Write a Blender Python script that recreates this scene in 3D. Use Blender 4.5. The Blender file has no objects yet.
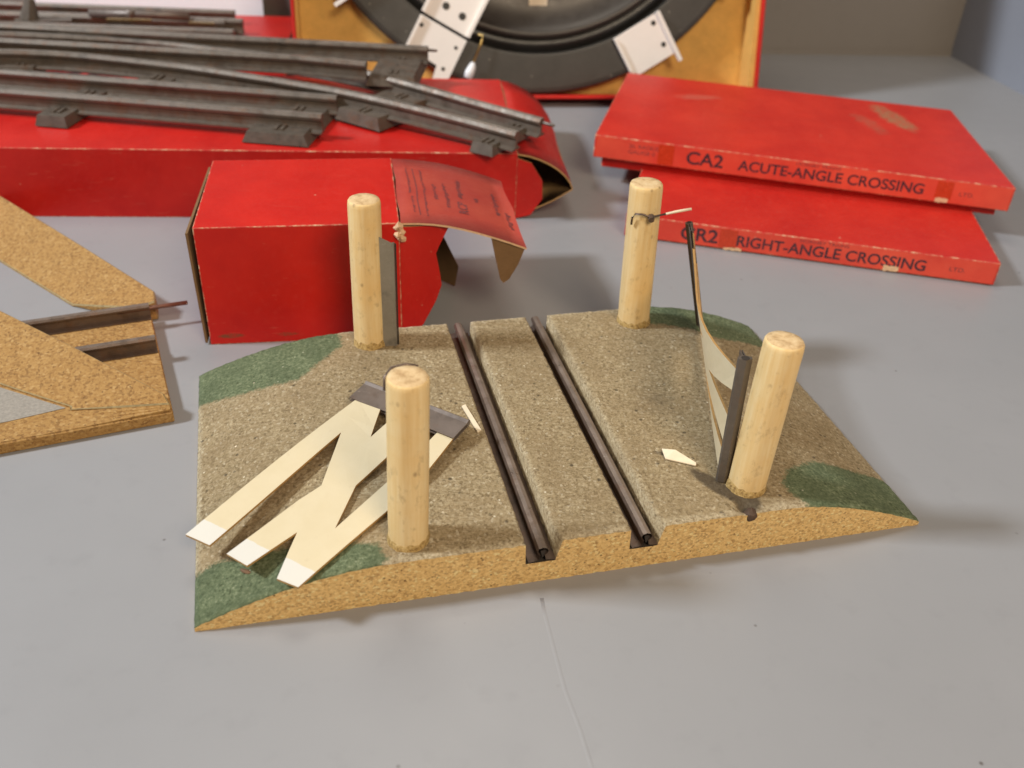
import bpy, bmesh, math, random
from mathutils import Vector, Matrix, noise

random.seed(7)
S = 0.01                                  # everything below is written in centimetres
sc = bpy.context.scene
COL = sc.collection

# ------------------------------------------------------------------ helpers
WORLD = {}                                # object -> world position in cm

def add(name, me, parent=None, loc=(0, 0, 0)):
    o = bpy.data.objects.new(name, me)
    COL.objects.link(o)
    WORLD[o.name] = Vector(loc)
    if parent is not None:
        o.parent = parent
        o.location = (Vector(loc) - WORLD[parent.name]) * S
    else:
        o.location = Vector(loc) * S
    return o

def thing(name, label, cat, loc, group=None):
    o = add(name, None, None, loc)
    o.empty_display_size = 0.01
    o['label'] = label; o['category'] = cat
    if group: o['group'] = group
    return o

def tag(o, label, cat, group=None):
    o['label'] = label; o['category'] = cat
    if group: o['group'] = group
    return o

class MB:
    """collects vertices (cm, world) and faces, links them as ONE mesh object"""
    def __init__(self):
        self.v = []; self.f = []; self.m = []; self.s = []; self.uv = None
    def vert(self, p):
        self.v.append(Vector(p)); return len(self.v) - 1
    def face(self, idx, m=0, s=False):
        self.f.append(tuple(idx)); self.m.append(m); self.s.append(s)
    def poly(self, pts, m=0, s=False):
        self.face([self.vert(p) for p in pts], m, s)
    def prism(self, pts, off, m=0, ms=None):
        """polygon pts extruded by the vector off"""
        n = len(pts); off = Vector(off)
        a = [self.vert(p) for p in pts]; b = [self.vert(Vector(p) + off) for p in pts]
        self.face(a[::-1], m); self.face(b, m)
        for i in range(n):
            j = (i + 1) % n
            self.face((a[i], a[j], b[j], b[i]), m if ms is None else ms)
    def box(self, M, x0, x1, y0, y1, z0, z1, m=0):
        p = [M @ Vector((x, y, z)) for z in (z0, z1) for y in (y0, y1) for x in (x0, x1)]
        i = [self.vert(q) for q in p]
        for q in ((0, 2, 3, 1), (4, 5, 7, 6), (0, 1, 5, 4), (2, 6, 7, 3), (0, 4, 6, 2), (1, 3, 7, 5)):
            self.face([i[k] for k in q], m)
    def sweep(self, path, prof, up=(0, 0, 1), m=0, closed=True, caps=True, smooth=False, worn=()):
        """profile [(side, height)] carried along a polyline"""
        rings = []
        P = [Vector(p) for p in path]; up = Vector(up)
        for i, p in enumerate(P):
            t = (P[min(i + 1, len(P) - 1)] - P[max(i - 1, 0)]).normalized()
            sd = t.cross(up).normalized(); u = sd.cross(t).normalized()
            rings.append([self.vert(p + sd * a + u * b) for a, b in prof])
        n = len(prof)
        for r0, r1 in zip(rings, rings[1:]):
            for k in range(n if closed else n - 1):
                j = (k + 1) % n
                self.face((r0[k], r0[j], r1[j], r1[k]), 1 if k in worn else m, smooth)
        if caps and closed:
            self.face(rings[0][::-1], m); self.face(rings[-1], m)
    def tube(self, path, r, n=10, m=0, smooth=True):
        rs = r if isinstance(r, (list, tuple)) else [r] * len(path)
        P = [Vector(p) for p in path]; rings = []
        ref = Vector((0, 0, 1))
        for i, p in enumerate(P):
            t = (P[min(i + 1, len(P) - 1)] - P[max(i - 1, 0)]).normalized()
            if abs(t.dot(ref)) > .95: a = t.cross(Vector((1, 0, 0))).normalized()
            else: a = t.cross(ref).normalized()
            b = a.cross(t)
            rings.append([self.vert(p + (a * math.cos(2 * math.pi * k / n) + b * math.sin(2 * math.pi * k / n)) * rs[i]) for k in range(n)])
        for r0, r1 in zip(rings, rings[1:]):
            for k in range(n):
                j = (k + 1) % n
                self.face((r0[k], r0[j], r1[j], r1[k]), m, smooth)
        self.face(rings[0][::-1], m); self.face(rings[-1], m)
    def build(self, name, mats, parent=None, loc=None, bevel=0, bevel_mat=-1, segs=1, fix=True):
        if loc is None:
            loc = WORLD[parent.name] if parent is not None else (0, 0, 0)
        loc = Vector(loc)
        me = bpy.data.meshes.new(name)
        me.from_pydata([tuple((p - loc) * S) for p in self.v], [], self.f)
        mats = mats if isinstance(mats, (list, tuple)) else [mats]
        for mt in mats: me.materials.append(mt)
        for i, pl in enumerate(me.polygons):
            pl.material_index = self.m[i]; pl.use_smooth = self.s[i]
        if fix or bevel:
            bm = bmesh.new(); bm.from_mesh(me)
            if fix: bmesh.ops.recalc_face_normals(bm, faces=bm.faces)
            if bevel:
                ed = [e for e in bm.edges if len(e.link_faces) == 2 and e.calc_face_angle(0) > .5]
                bmesh.ops.bevel(bm, geom=ed, offset=bevel * S, segments=segs, profile=.6, affect='EDGES', material=bevel_mat)
            bm.to_mesh(me); bm.free()
        me.update()
        return add(name, me, parent, loc)

def frame(ox, oy, oz=0, yaw=0, tilt=0):
    return Matrix.Translation((ox, oy, oz)) @ Matrix.Rotation(yaw, 4, 'Z') @ Matrix.Rotation(tilt, 4, 'Y')

# ------------------------------------------------------------------ materials
class NT:
    def __init__(self, name):
        self.m = bpy.data.materials.new(name); self.m.use_nodes = True
        self.t = self.m.node_tree; self.t.nodes.clear()
        self.out = self.n('ShaderNodeOutputMaterial'); self.b = self.n('ShaderNodeBsdfPrincipled')
        self.l(self.b.outputs[0], self.out.inputs[0])
        tc = self.n('ShaderNodeTexCoord'); mp = self.n('ShaderNodeMapping'); mp.inputs['Scale'].default_value = (100, 100, 100)
        self.l(tc.outputs['Object'], mp.inputs[0]); self.co = mp.outputs[0]; self.tc = tc
    def n(self, t): return self.t.nodes.new(t)
    def l(self, a, b): self.t.links.new(a, b)
    def set(self, sock, v):
        if hasattr(v, 'is_linked') or hasattr(v, 'links'): self.l(v, sock)
        else:
            if isinstance(v, (tuple, list)) and len(v) == 3 and sock.type == 'RGBA': v = (*v, 1)
            sock.default_value = v
    def noise(self, scale, detail=4, rough=.55, co=None, dist=0):
        n = self.n('ShaderNodeTexNoise'); n.inputs['Scale'].default_value = scale; n.inputs['Detail'].default_value = detail
        n.inputs['Roughness'].default_value = rough; n.inputs['Distortion'].default_value = dist
        self.l(co or self.co, n.inputs['Vector']); return n.outputs[0]
    def voro(self, scale, out='Distance', co=None, feat='F1'):
        n = self.n('ShaderNodeTexVoronoi'); n.feature = feat; n.inputs['Scale'].default_value = scale
        self.l(co or self.co, n.inputs['Vector']); return n.outputs[out]
    def stretch(self, sx, sy, sz, rz=0, loc=(0, 0, 0), co=None):
        n = self.n('ShaderNodeMapping'); n.inputs['Scale'].default_value = (sx, sy, sz); n.inputs['Rotation'].default_value = (0, 0, rz)
        n.inputs['Location'].default_value = loc
        self.l(co or self.co, n.inputs[0]); return n.outputs[0]
    def ramp(self, fac, stops, interp='LINEAR'):
        n = self.n('ShaderNodeValToRGB'); cr = n.color_ramp; cr.interpolation = interp
        while len(cr.elements) < len(stops): cr.elements.new(.5)
        for e, (p, c) in zip(cr.elements, stops):
            e.position = p; e.color = (c, c, c, 1) if isinstance(c, (int, float)) else (*c, 1)
        self.l(fac, n.inputs[0]); return n.outputs[0]
    def mix(self, fac, a, b, mode='MIX'):
        n = self.n('ShaderNodeMix'); n.data_type = 'RGBA'; n.blend_type = mode
        self.set(n.inputs[0], fac); self.set(n.inputs[6], a); self.set(n.inputs[7], b); return n.outputs[2]
    def math(self, op, a, b=0.0, clamp=False):
        n = self.n('ShaderNodeMath'); n.operation = op; n.use_clamp = clamp
        self.set(n.inputs[0], a); self.set(n.inputs[1], b); return n.outputs[0]
    def attr(self, name):
        n = self.n('ShaderNodeAttribute'); n.attribute_name = name; return n
    def bump(self, h, strength=.3, dist=.02):
        n = self.n('ShaderNodeBump'); n.inputs['Strength'].default_value = strength; n.inputs['Distance'].default_value = dist * S
        self.l(h, n.inputs['Height']); self.l(n.outputs[0], self.b.inputs['Normal']); return n
    def fin(self, color, rough=.6, metal=0, spec=.5, coat=0, coat_rough=.2):
        self.set(self.b.inputs['Base Color'], color); self.set(self.b.inputs['Roughness'], rough)
        self.set(self.b.inputs['Metallic'], metal); self.b.inputs['Specular IOR Level'].default_value = spec
        self.b.inputs['Coat Weight'].default_value = coat; self.b.inputs['Coat Roughness'].default_value = coat_rough
        return self.m

def blob(k, x, y, z, rx, ry, rz=100., ang=0., rag=.5, sc_=3.):
    """mask of an irregular stain with its centre at (x,y,z) cm in the object's own space"""
    mp = k.n('ShaderNodeMapping'); mp.vector_type = 'TEXTURE'
    mp.inputs['Location'].default_value = (x, y, z); mp.inputs['Rotation'].default_value = (0, 0, ang)
    mp.inputs['Scale'].default_value = (rx, ry, rz)
    k.l(k.co, mp.inputs[0])
    ln = k.n('ShaderNodeVectorMath'); ln.operation = 'LENGTH'; k.l(mp.outputs[0], ln.inputs[0])
    d = k.math('ADD', ln.outputs['Value'], k.math('MULTIPLY', k.math('SUBTRACT', k.noise(sc_, 4), .5), rag * 2))
    return k.math('MULTIPLY', k.ramp(d, [(.55, 1.), (.95, 0.)]), k.ramp(k.noise(4.5, 5, .75), [(.40, .25), (.58, 1.)]))

def mat_paint(name, c, rough=.42, blot=(.965, 1.03)):
    k = NT(name)
    big = k.noise(.09, 3); mid = k.noise(.9, 5, .6); fine = k.noise(14, 3)
    col = k.mix(k.ramp(big, [(.3, 0.), (.7, 1.)]), tuple(x * blot[0] for x in c), tuple(x * blot[1] for x in c))
    col = k.mix(k.ramp(mid, [(.56, 0.), (.75, .35)]), col, tuple(x * .86 for x in c))
    # specks of dirt
    sp = k.voro(.62, 'Distance'); gate = k.noise(.35, 2)
    spm = k.math('MULTIPLY', k.ramp(sp, [(.02, 1.), (.05, 0.)]), k.ramp(gate, [(.46, 0.), (.56, 1.)]))
    col = k.mix(k.math('MULTIPLY', spm, .75), col, (.07, .055, .045))
    # faint long scratches
    scn = k.noise(1.2, 3, .5, k.stretch(.05, 2.2, 1, .5)); scm = k.ramp(scn, [(.72, 0.), (.74, .07), (.76, 0.)])
    col = k.mix(scm, col, tuple(min(1, x * 1.35) for x in c))
    k.bump(k.math('ADD', k.math('MULTIPLY', mid, .6), k.math('MULTIPLY', fine, .12)), .18, .05)
    r = k.ramp(k.noise(.5, 4), [(.3, rough - .03), (.7, rough + .04)])
    return k.fin(col, r, 0, .5)

def mat_red(name, base=(.50, .010, .007), rough=.42, fade=.16, blobs=(), fox=.0):
    k = NT(name)
    n1 = k.noise(.35, 4, .6); n2 = k.noise(3.5, 5, .65); n3 = k.noise(30, 2)
    col = k.mix(k.ramp(n1, [(.35, 0.), (.7, 1.)]), tuple(x * .9 for x in base), (base[0] * 1.08, base[1] * 1.5, base[2] * 1.3))
    col = k.mix(k.math('MULTIPLY', k.ramp(n2, [(.55, 0.), (.8, 1.)]), fade), col, (.56, .09, .06))
    # small flecks where the paper skin has chipped
    v = k.voro(.7); g = k.noise(.5, 3)
    ch = k.math('MULTIPLY', k.ramp(v, [(.025, 1.), (.05, 0.)]), k.ramp(g, [(.55, 0.), (.62, 1.)]))
    col = k.mix(k.math('MULTIPLY', ch, .8), col, (.62, .42, .28))
    scr = k.noise(2, 3, .5, k.stretch(.12, 3, 3, .3)); col = k.mix(k.ramp(scr, [(.68, 0.), (.71, .3), (.74, 0.)]), col, (.60, .14, .09))
    for (args, c, w) in blobs:
        col = k.mix(k.math('MULTIPLY', blob(k, *args), w), col, c)
    k.bump(k.math('ADD', k.math('MULTIPLY', n3, .25), k.math('MULTIPLY', k.noise(.6, 4), 2.2)), .26, .06)
    return k.fin(col, k.ramp(n2, [(.3, rough - .06), (.75, rough + .14)]), 0, .30, .05, .3)

def mat_edge(name):
    """rubbed carton edge: red skin worn through to tan card in places"""
    k = NT(name)
    n = k.noise(2.4, 6, .75)
    col = k.ramp(n, [(.40, (.47, .02, .015)), (.49, (.52, .08, .05)), (.57, (.60, .28, .16)), (.66, (.72, .54, .36))])
    return k.fin(col, .7)

def mat_card(name, c=(.21, .12, .055)):
    k = NT(name)
    n = k.noise(1.2, 5, .6); f = k.noise(10, 4, .7, k.stretch(.4, 2, 2))
    col = k.mix(n, tuple(x * .75 for x in c), tuple(x * 1.2 for x in c))
    col = k.mix(k.ramp(f, [(.5, 0.), (.75, .5)]), col, tuple(x * .55 for x in c))
    k.bump(f, .2, .02)
    return k.fin(col, .85, 0, .25)

def mat_particle(name, warm=1.0, tint=(1, 1, 1), fine=1.0):
    k = NT(name)
    a = k.noise(6.4 * fine, 7, .82, k.stretch(1, 1.25, 1.5, .4)); b = k.noise(.9, 3, .5)
    W_ = lambda t: tuple(min(.9, x * warm * q) for x, q in zip(t, tint))
    col = k.ramp(a, [(.30, (.09, .042, .016)), (.39, W_((.28, .15, .052))), (.48, W_((.47, .285, .105))), (.59, W_((.57, .375, .155))), (.72, W_((.72, .54, .28)))])
    col = k.mix(k.math('MULTIPLY', k.ramp(b, [(.35, 0.), (.7, 1.)]), .35), col, W_((.44, .245, .075)))
    cell = k.n('ShaderNodeSeparateColor'); k.l(k.voro(9 * fine, 'Color', k.stretch(1, 1.1, 1.2, .4)), cell.inputs[0])
    chip = k.ramp(cell.outputs[0], [(.0, W_((.16, .08, .028))), (.12, W_((.30, .165, .055))), (.3, W_((.47, .29, .105))), (.7, W_((.55, .36, .145))), (.92, W_((.68, .49, .24)))], 'CONSTANT')
    col = k.mix(.42, col, chip)
    d = k.voro(4.2); dm = k.math('MULTIPLY', k.ramp(d, [(.10, 1.), (.2, 0.)]), k.ramp(k.noise(3, 2), [(.5, 0.), (.58, 1.)]))
    col = k.mix(k.math('MULTIPLY', dm, .8), col, (.08, .035, .012))
    k.bump(a, .7, .06)
    return k.fin(col, .8, 0, .3)

def mat_board_top(name):
    """sanded grey-tan road surface, flocked green in the corners; masks come from the mesh"""
    k = NT(name)
    at = k.attr('zones'); sp = k.n('ShaderNodeSeparateColor'); k.l(at.outputs['Color'], sp.inputs[0])
    G, D, Wn = sp.outputs[0], sp.outputs[1], sp.outputs[2]
    a = k.noise(7.5, 8, .84); b = k.noise(.8, 4, .6); f = k.noise(26, 3, .7); st = k.noise(6, 4, .6, k.stretch(1, .35, 1, .9))
    col = k.ramp(a, [(.33, (.075, .048, .022)), (.42, (.20, .145, .075)), (.50, (.345, .262, .145)), (.58, (.49, .39, .235)), (.68, (.74, .63, .43))])
    col = k.mix(k.math('MULTIPLY', k.ramp(b, [(.35, 0.), (.65, 1.)]), .5), col, (.33, .235, .125))
    col = k.mix(k.math('MULTIPLY', k.ramp(st, [(.6, 0.), (.72, 1.)]), .35), col, (.52, .43, .29))
    cell = k.n('ShaderNodeSeparateColor'); k.l(k.voro(12.5, 'Color', k.stretch(1, .8, 1, .7)), cell.inputs[0])
    chip = k.ramp(cell.outputs[0], [(.0, (.085, .055, .026)), (.10, (.19, .135, .07)), (.28, (.31, .235, .13)), (.72, (.40, .315, .19)), (.90, (.58, .48, .32)), (.97, (.72, .64, .48))], 'CONSTANT')
    col = k.mix(.34, col, chip)
    big = k.noise(.42, 4, .6, dist=.6); col = k.mix(k.math('MULTIPLY', k.ramp(big, [(.42, 0.), (.66, 1.)]), .30), col, (.22, .155, .08))
    fib = k.noise(5, 3, .5, k.stretch(.25, 2.4, 1, .5), 1.2); col = k.mix(k.ramp(fib, [(.62, 0.), (.68, .4), (.74, 0.)]), col, (.62, .53, .36))
    # dark and pale grit
    v = k.voro(2.2); vm = k.math('MULTIPLY', k.ramp(v, [(.10, 1.), (.19, 0.)]), k.ramp(k.noise(1.7, 3), [(.47, 0.), (.56, 1.)]))
    col = k.mix(k.math('MULTIPLY', vm, .75), col, (.055, .04, .025))
    co2 = k.stretch(1, 1, 1, 0, (31, 17, 3))
    v2 = k.voro(2.6, co=co2); v2m = k.math('MULTIPLY', k.ramp(v2, [(.07, 1.), (.12, 0.)]), k.ramp(k.noise(1.4, 3, co=co2), [(.50, 0.), (.60, 1.)]))
    col = k.mix(k.math('MULTIPLY', v2m, .8), col, (.78, .70, .52))
    # worn light rim
    col = k.mix(k.math('MULTIPLY', k.math('MULTIPLY', Wn, k.ramp(a, [(.4, 0.), (.6, 1.)])), .75), col, (.70, .60, .42))
    # green flock
    gm = k.ramp(k.math('ADD', G, k.math('MULTIPLY', k.math('SUBTRACT', k.noise(5.0, 7, .85), .5), 1.15)), [(.42, 0.), (.60, 1.)])
    gcol = k.ramp(k.noise(8, 5, .7), [(.32, (.052, .062, .032)), (.45, (.118, .145, .074)), (.60, (.19, .222, .122)), (.74, (.38, .38, .25))])
    gcol = k.mix(k.math('MULTIPLY', k.ramp(b, [(.4, 0.), (.65, 1.)]), .5), gcol, (.078, .100, .052))
    gcol = k.mix(k.math('MULTIPLY', v2m, .7), gcol, (.55, .52, .38))
    col = k.mix(gm, col, gcol)
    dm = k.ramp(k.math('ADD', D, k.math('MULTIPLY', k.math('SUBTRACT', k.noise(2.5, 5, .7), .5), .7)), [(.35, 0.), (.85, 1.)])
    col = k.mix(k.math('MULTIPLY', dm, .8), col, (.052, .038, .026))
    k.bump(k.math('ADD', a, k.math('MULTIPLY', f, .5)), .75, .07)
    return k.fin(col, .9, 0, .2)

def mat_wood(name):
    k = NT(name)
    g = k.noise(4.2, 5, .62, k.stretch(1.6, 1.6, .07)); n = k.noise(.8, 4)
    col = k.ramp(g, [(.3, (.69, .47, .205)), (.5, (.75, .545, .265)), (.7, (.79, .605, .325))])
    col = k.mix(k.math('MULTIPLY', k.ramp(n, [(.4, 0.), (.7, 1.)]), .5), col, (.72, .44, .15))
    v = k.voro(1.6, co=k.stretch(1, 1, .7)); vm = k.math('MULTIPLY', k.ramp(v, [(.06, 1.), (.15, 0.)]), k.ramp(k.noise(1.1, 3), [(.42, 0.), (.54, 1.)]))
    col = k.mix(k.math('MULTIPLY', vm, .6), col, (.19, .105, .04))
    sm = k.noise(3.2, 5, .7, k.stretch(1, 1, .55)); col = k.mix(k.ramp(sm, [(.56, 0.), (.74, .6)]), col, (.36, .23, .10))
    k.bump(k.math('ADD', g, k.math('MULTIPLY', sm, -.5)), .25, .03)
    return k.fin(col, .6, 0, .4)

def mat_glue(name):
    k = NT(name); a = k.noise(9, 5, .75)
    col = k.ramp(a, [(.35, (.22, .13, .045)), (.52, (.52, .34, .12)), (.7, (.68, .50, .24))])
    k.bump(a, .9, .08); return k.fin(col, .75, 0, .3)

def mat_endgrain(name):
    k = NT(name)
    n = k.noise(3, 5, .7)
    col = k.ramp(n, [(.32, (.42, .26, .12)), (.5, (.63, .44, .23)), (.7, (.72, .54, .31))])
    k.bump(n, .5, .05); return k.fin(col, .8, 0, .3)

def mat_tin(name, c=(.22, .20, .18), rust=.3, rough=.42, metal=.85):
    k = NT(name)
    a = k.noise(1.6, 6, .7); b = k.noise(9, 4, .7); s = k.noise(3, 4, .6, k.stretch(.3, 3, 3, .2))
    col = k.mix(a, tuple(x * .72 for x in c), tuple(x * 1.3 for x in c))
    col = k.mix(k.math('MULTIPLY', k.ramp(k.noise(1.1, 6, .75), [(.52, 0.), (.66, 1.)]), rust), col, (.17, .085, .045))
    col = k.mix(k.ramp(b, [(.62, 0.), (.76, .45)]), col, tuple(min(1, x * 2.1) for x in c))
    fl = k.noise(2.6, 6, .8, k.stretch(.6, 1, 2)); col = k.mix(k.ramp(fl, [(.63, 0.), (.70, .55)]), col, tuple(min(.7, x * 2.6) for x in c))
    dk = k.noise(.9, 5, .7); col = k.mix(k.ramp(dk, [(.52, 0.), (.70, .6)]), col, tuple(x * .4 for x in c))
    k.bump(k.math('ADD', b, s), .12, .02)
    return k.fin(col, k.ramp(a, [(.3, rough - .1), (.7, rough + .18)]), metal, .5)

def mat_lattice(name):
    k = NT(name)
    uv = k.n('ShaderNodeSeparateXYZ'); k.l(k.tc.outputs['UV'], uv.inputs[0])
    n = k.noise(1.2, 5, .6); f = k.noise(8, 3)
    col = k.mix(n, (.60, .50, .31), (.68, .585, .40))
    col = k.mix(k.ramp(k.noise(2.4, 5, .7), [(.60, 0.), (.76, .35)]), col, (.46, .355, .20))
    tip_glare = k.math('GREATER_THAN', k.math('ADD', uv.outputs[0], k.math('MULTIPLY', k.math('SUBTRACT', n, .5), .02)), .735)
    col = k.mix(tip_glare, col, (.66, .63, .56))  # glare on the strip ends painted as a paler card colour
    k.bump(f, .08, .01)
    return k.fin(col, .5, 0, .4)

def mat_flat(name, c, rough=.6, metal=0, var=.12, sc_=3., bump=.1, spec=.5):
    k = NT(name); n = k.noise(sc_, 5, .65)
    col = k.mix(n, tuple(x * (1 - var) for x in c), tuple(min(1, x * (1 + var)) for x in c))
    k.bump(n, bump, .02); return k.fin(col, k.ramp(n, [(.3, max(.05, rough - .06)), (.7, rough + .06)]), metal, spec)

def mat_ring(name):
    k = NT(name)
    n = k.noise(1.0, 5, .65); v = k.voro(1.3); g = k.noise(.5, 3)
    col = k.mix(n, (.032, .029, .024), (.062, .055, .047))
    sp = k.math('MULTIPLY', k.ramp(v, [(.05, 1.), (.10, 0.)]), k.ramp(g, [(.52, 0.), (.6, 1.)]))
    col = k.mix(k.math('MULTIPLY', sp, .7), col, (.42, .38, .30))
    k.bump(n, .2, .05); return k.fin(col, .42, .2, .5)

M_table = mat_paint('grey_gloss_paint', (.282, .280, .286), .42)
M_back = mat_paint('warm_grey_paint', (.245, .218, .190), .55)
M_side = mat_paint('cool_grey_paint', (.27, .28, .32), .5)
M_red = mat_red('red_carton')
def rel(M, p, cen): return tuple((M.to_3x3() @ (Vector(p) - Vector(cen))))
_RM = Matrix.Rotation(.18, 4, 'Z')
M_redbright = mat_red('red_carton_bright', (.54, .010, .006), .40, .16, [((*rel(_RM, (1.0, 0, .42), (4.29, 3.9, 0)), .75, .5, .14, .18, .5, 2.), (.13, .075, .03), .8), ((*rel(_RM, (3.4, 0, .40), (4.29, 3.9, 0)), .55, .5, .12, .18, .5, 2.), (.13, .075, .03), .7)])
M_redlabel = mat_red('red_printed_label', (.40, .042, .028), .55, .4)
M_spine = mat_red('red_orange_spine', (.66, .055, .034), .40, .3)
M_tape = mat_flat('amber_tape', (.50, .040, .012), .25, 0, .3, 4)
M_tornpaper = mat_flat('torn_paper', (.66, .42, .24), .8, 0, .4, 6)
M_edge = mat_edge('rubbed_carton_edge')
M_card = mat_card('brown_card')
M_cardtan = mat_card('tan_card', (.50, .30, .125))
M_yellow = mat_card('yellow_card', (.72, .42, .11))
M_part = mat_particle('particle_board', .76, (1.02, .92, .78))
M_cut = mat_particle('fresh_cut_board', 1.55, (1.0, 1.07, 1.15), 1.25)
M_top = mat_board_top('sanded_board_top')
M_wood = mat_wood('pale_dowel')
M_glue = mat_glue('glue_and_sawdust')
M_end = mat_endgrain('end_grain')
M_rail = mat_tin('brown_rail', (.150, .108, .085), .5, .36, .55)
M_railhead = mat_tin('worn_railhead', (.30, .235, .19), .45, .34, .6)
M_trackhead = mat_tin('worn_trackhead', (.34, .30, .26), .4, .36, .7)
M_slot = mat_flat('shaded_slot', (.030, .022, .016), .9, 0, .4, 6)  # near-black colour stands in for shade inside grooves and openings
M_tin = mat_tin('dull_tin', (.175, .140, .118), .2, .40, .35)
M_track = mat_tin('old_track_tin', (.150, .120, .094), .6, .46, .45)
M_trackdark = mat_tin('dark_sleeper_tin', (.130, .106, .084), .35, .48, .4)
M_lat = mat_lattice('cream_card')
M_latback = mat_flat('brown_card_back', (.42, .235, .075), .7, 0, .3, 3)
def mat_ink(name, c, worn):
    k = NT(name); n = k.noise(7, 5, .75)
    return k.fin(k.mix(k.ramp(n, [(.5, 0.), (.68, worn)]), c, (.55, .06, .04)), .6)
M_ink = mat_ink('dark_ink', (.030, .014, .024), .4)
M_inkfade = mat_ink('faded_ink', (.14, .036, .038), .8)
M_ring = mat_ring('dark_grey_metal')
M_black = mat_flat('black_metal', (.012, .011, .010), .4, 0, .2)
M_pit = mat_flat('brown_grey_pit', (.050, .041, .033), .42, .2, .3, 1.5)
M_silver = mat_flat('pale_silver_plate', (.84, .79, .74), .45, .1, .05, 1.5, .05)
M_brass = mat_flat('brass', (.55, .36, .12), .3, .9, .15)
M_white = mat_flat('white_plastic', (.82, .82, .83), .4, 0, .04)
M_paper = mat_flat('white_paper', (.85, .88, .93), .7, 0, .04)
M_scrap = mat_flat('cream_paper', (.76, .64, .46), .7, 0, .15)
M_grit = mat_flat('grey_road_grit', (.28, .25, .21), .9, 0, .5, 9, .6)
M_darkcrumb = mat_flat('dark_glue', (.075, .042, .024), .7, 0, .5, 8, .6)
M_crumb = mat_flat('brown_crumb', (.17, .095, .05), .8, 0, .4, 6)

def text(name, body, M, size, parent, mat, sx=1.0, bold=.0, align='LEFT', spacing=1.0):
    """real lettering laid on a surface whose frame is M (cm)"""
    cu = bpy.data.curves.new(name, 'FONT'); cu.body = body; cu.size = size; cu.offset = bold
    cu.align_x = align; cu.space_character = spacing; cu.extrude = .003
    tmp = bpy.data.objects.new(name + '_tmp', cu); COL.objects.link(tmp)
    dg = bpy.context.evaluated_depsgraph_get(); dg.update()
    me = bpy.data.meshes.new_from_object(tmp.evaluated_get(dg)); me.name = name
    bpy.data.objects.remove(tmp)
    base = WORLD[parent.name]
    X = Matrix.Diagonal((sx, 1, 1, 1))
    for v in me.vertices:
        v.co = (M @ (X @ v.co) - base) * S
    me.materials.clear(); me.materials.append(mat)
    return add(name, me, parent, base)

# ------------------------------------------------------------------ camera
H = 22.5; F = 933.0; PITCH = math.radians(33.88); ROLL = math.radians(2.88)
c, s = math.cos(PITCH), math.sin(PITCH)
fw = Vector((0, c, -s)); up0 = Vector((0, s, c)); rt0 = Vector((1, 0, 0))
rt = rt0 * math.cos(ROLL) + up0 * math.sin(ROLL); upv = -rt0 * math.sin(ROLL) + up0 * math.cos(ROLL)
cam = bpy.data.cameras.new('camera'); co = bpy.data.objects.new('camera', cam); COL.objects.link(co)
mw = Matrix((rt, upv, -fw)).transposed().to_4x4(); mw.translation = Vector((0, 0, H)) * S
co.matrix_world = mw
cam.sensor_width = 36; cam.lens = F / 1024 * 36; cam.clip_start = .01; cam.clip_end = 50
cam.dof.use_dof = True; cam.dof.focus_distance = .335; cam.dof.aperture_fstop = 13
sc.camera = co

# ------------------------------------------------------------------ setting: painted shelf
WY = math.radians(8.5); WC = (41.2, 94.9)
SH = frame(WC[0], WC[1], 0, WY)            # x along the back panel, y into it
m = MB(); m.poly([SH @ Vector(p) for p in ((-170, -150, 0), (30, -150, 0), (30, 30, 0), (-170, 30, 0))])
table = m.build('table_surface', M_table); table['kind'] = 'structure'
m = MB(); m.box(SH, -170, 0, 0, 2, .0, 34); m.sweep([SH @ Vector((-170, -.1, .2)), SH @ Vector((0, -.1, .2))], [(-.35, -.2), (.05, -.2), (.05, .3), (-.1, .12)])
wall = m.build('back_panel', M_back); wall['kind'] = 'structure'
m = MB(); m.box(SH, 0, 2, -110, 2, .0, 34)
side = m.build('side_panel', M_side); side['kind'] = 'structure'
m = MB(); pts = [(1.30, 21.2, 0), (1.41, 20.49, 0), (1.65, 19.3, 0), (1.99, 17.66, 0), (2.4, 16.3, 0), (2.67, 15.17, 0), (2.9, 13.6, 0), (3.2, 11, 0)]
m.sweep(pts, [(-.12, -.01), (-.05, .0025), (.0, .004), (.05, .002), (.12, -.01)], smooth=True)
ridge = m.build('paint_ridge', M_table, table)

# ------------------------------------------------------------------ the level crossing
TH = .265; FL = (-9.26, 19.11)
BM = frame(FL[0], FL[1], 0, TH)            # u along the road, v across it
BL, BW = 25.12, 14.15
cross = thing('level_crossing', 'toy level crossing with sanded road, green corners, four dowel posts and two sunk rails', 'level crossing',
              tuple(BM @ Vector((BL / 2, BW / 2, 0))))

def hump(u):
    zl, zt = .2, 1.75
    if u < 6.2: t = max(0, u / 6.2); return zl + (zt - zl) * math.sin(t * math.pi / 2) ** .9
    if u > 19.2: t = max(0, (BL - u) / (BL - 19.2)); return zl + (zt - zl) * math.sin(t * math.pi / 2) ** .95
    return zt

GR = [(10.32, 11.38), (13.88, 14.92)]       # grooves the rails lie in
GZ = .86

def pdist(p, poly):
    """signed distance to a polygon, positive inside"""
    x, y = p; ins = False; d = 1e9; n = len(poly)
    for i in range(n):
        x1, y1 = poly[i]; x2, y2 = poly[(i + 1) % n]
        if (y1 > y) != (y2 > y) and x < (x2 - x1) * (y - y1) / (y2 - y1) + x1: ins = not ins
        dx, dy = x2 - x1, y2 - y1; t = max(0, min(1, ((x - x1) * dx + (y - y1) * dy) / (dx * dx + dy * dy)))
        d = min(d, math.hypot(x - x1 - t * dx, y - y1 - t * dy))
    return d if ins else -d

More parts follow.
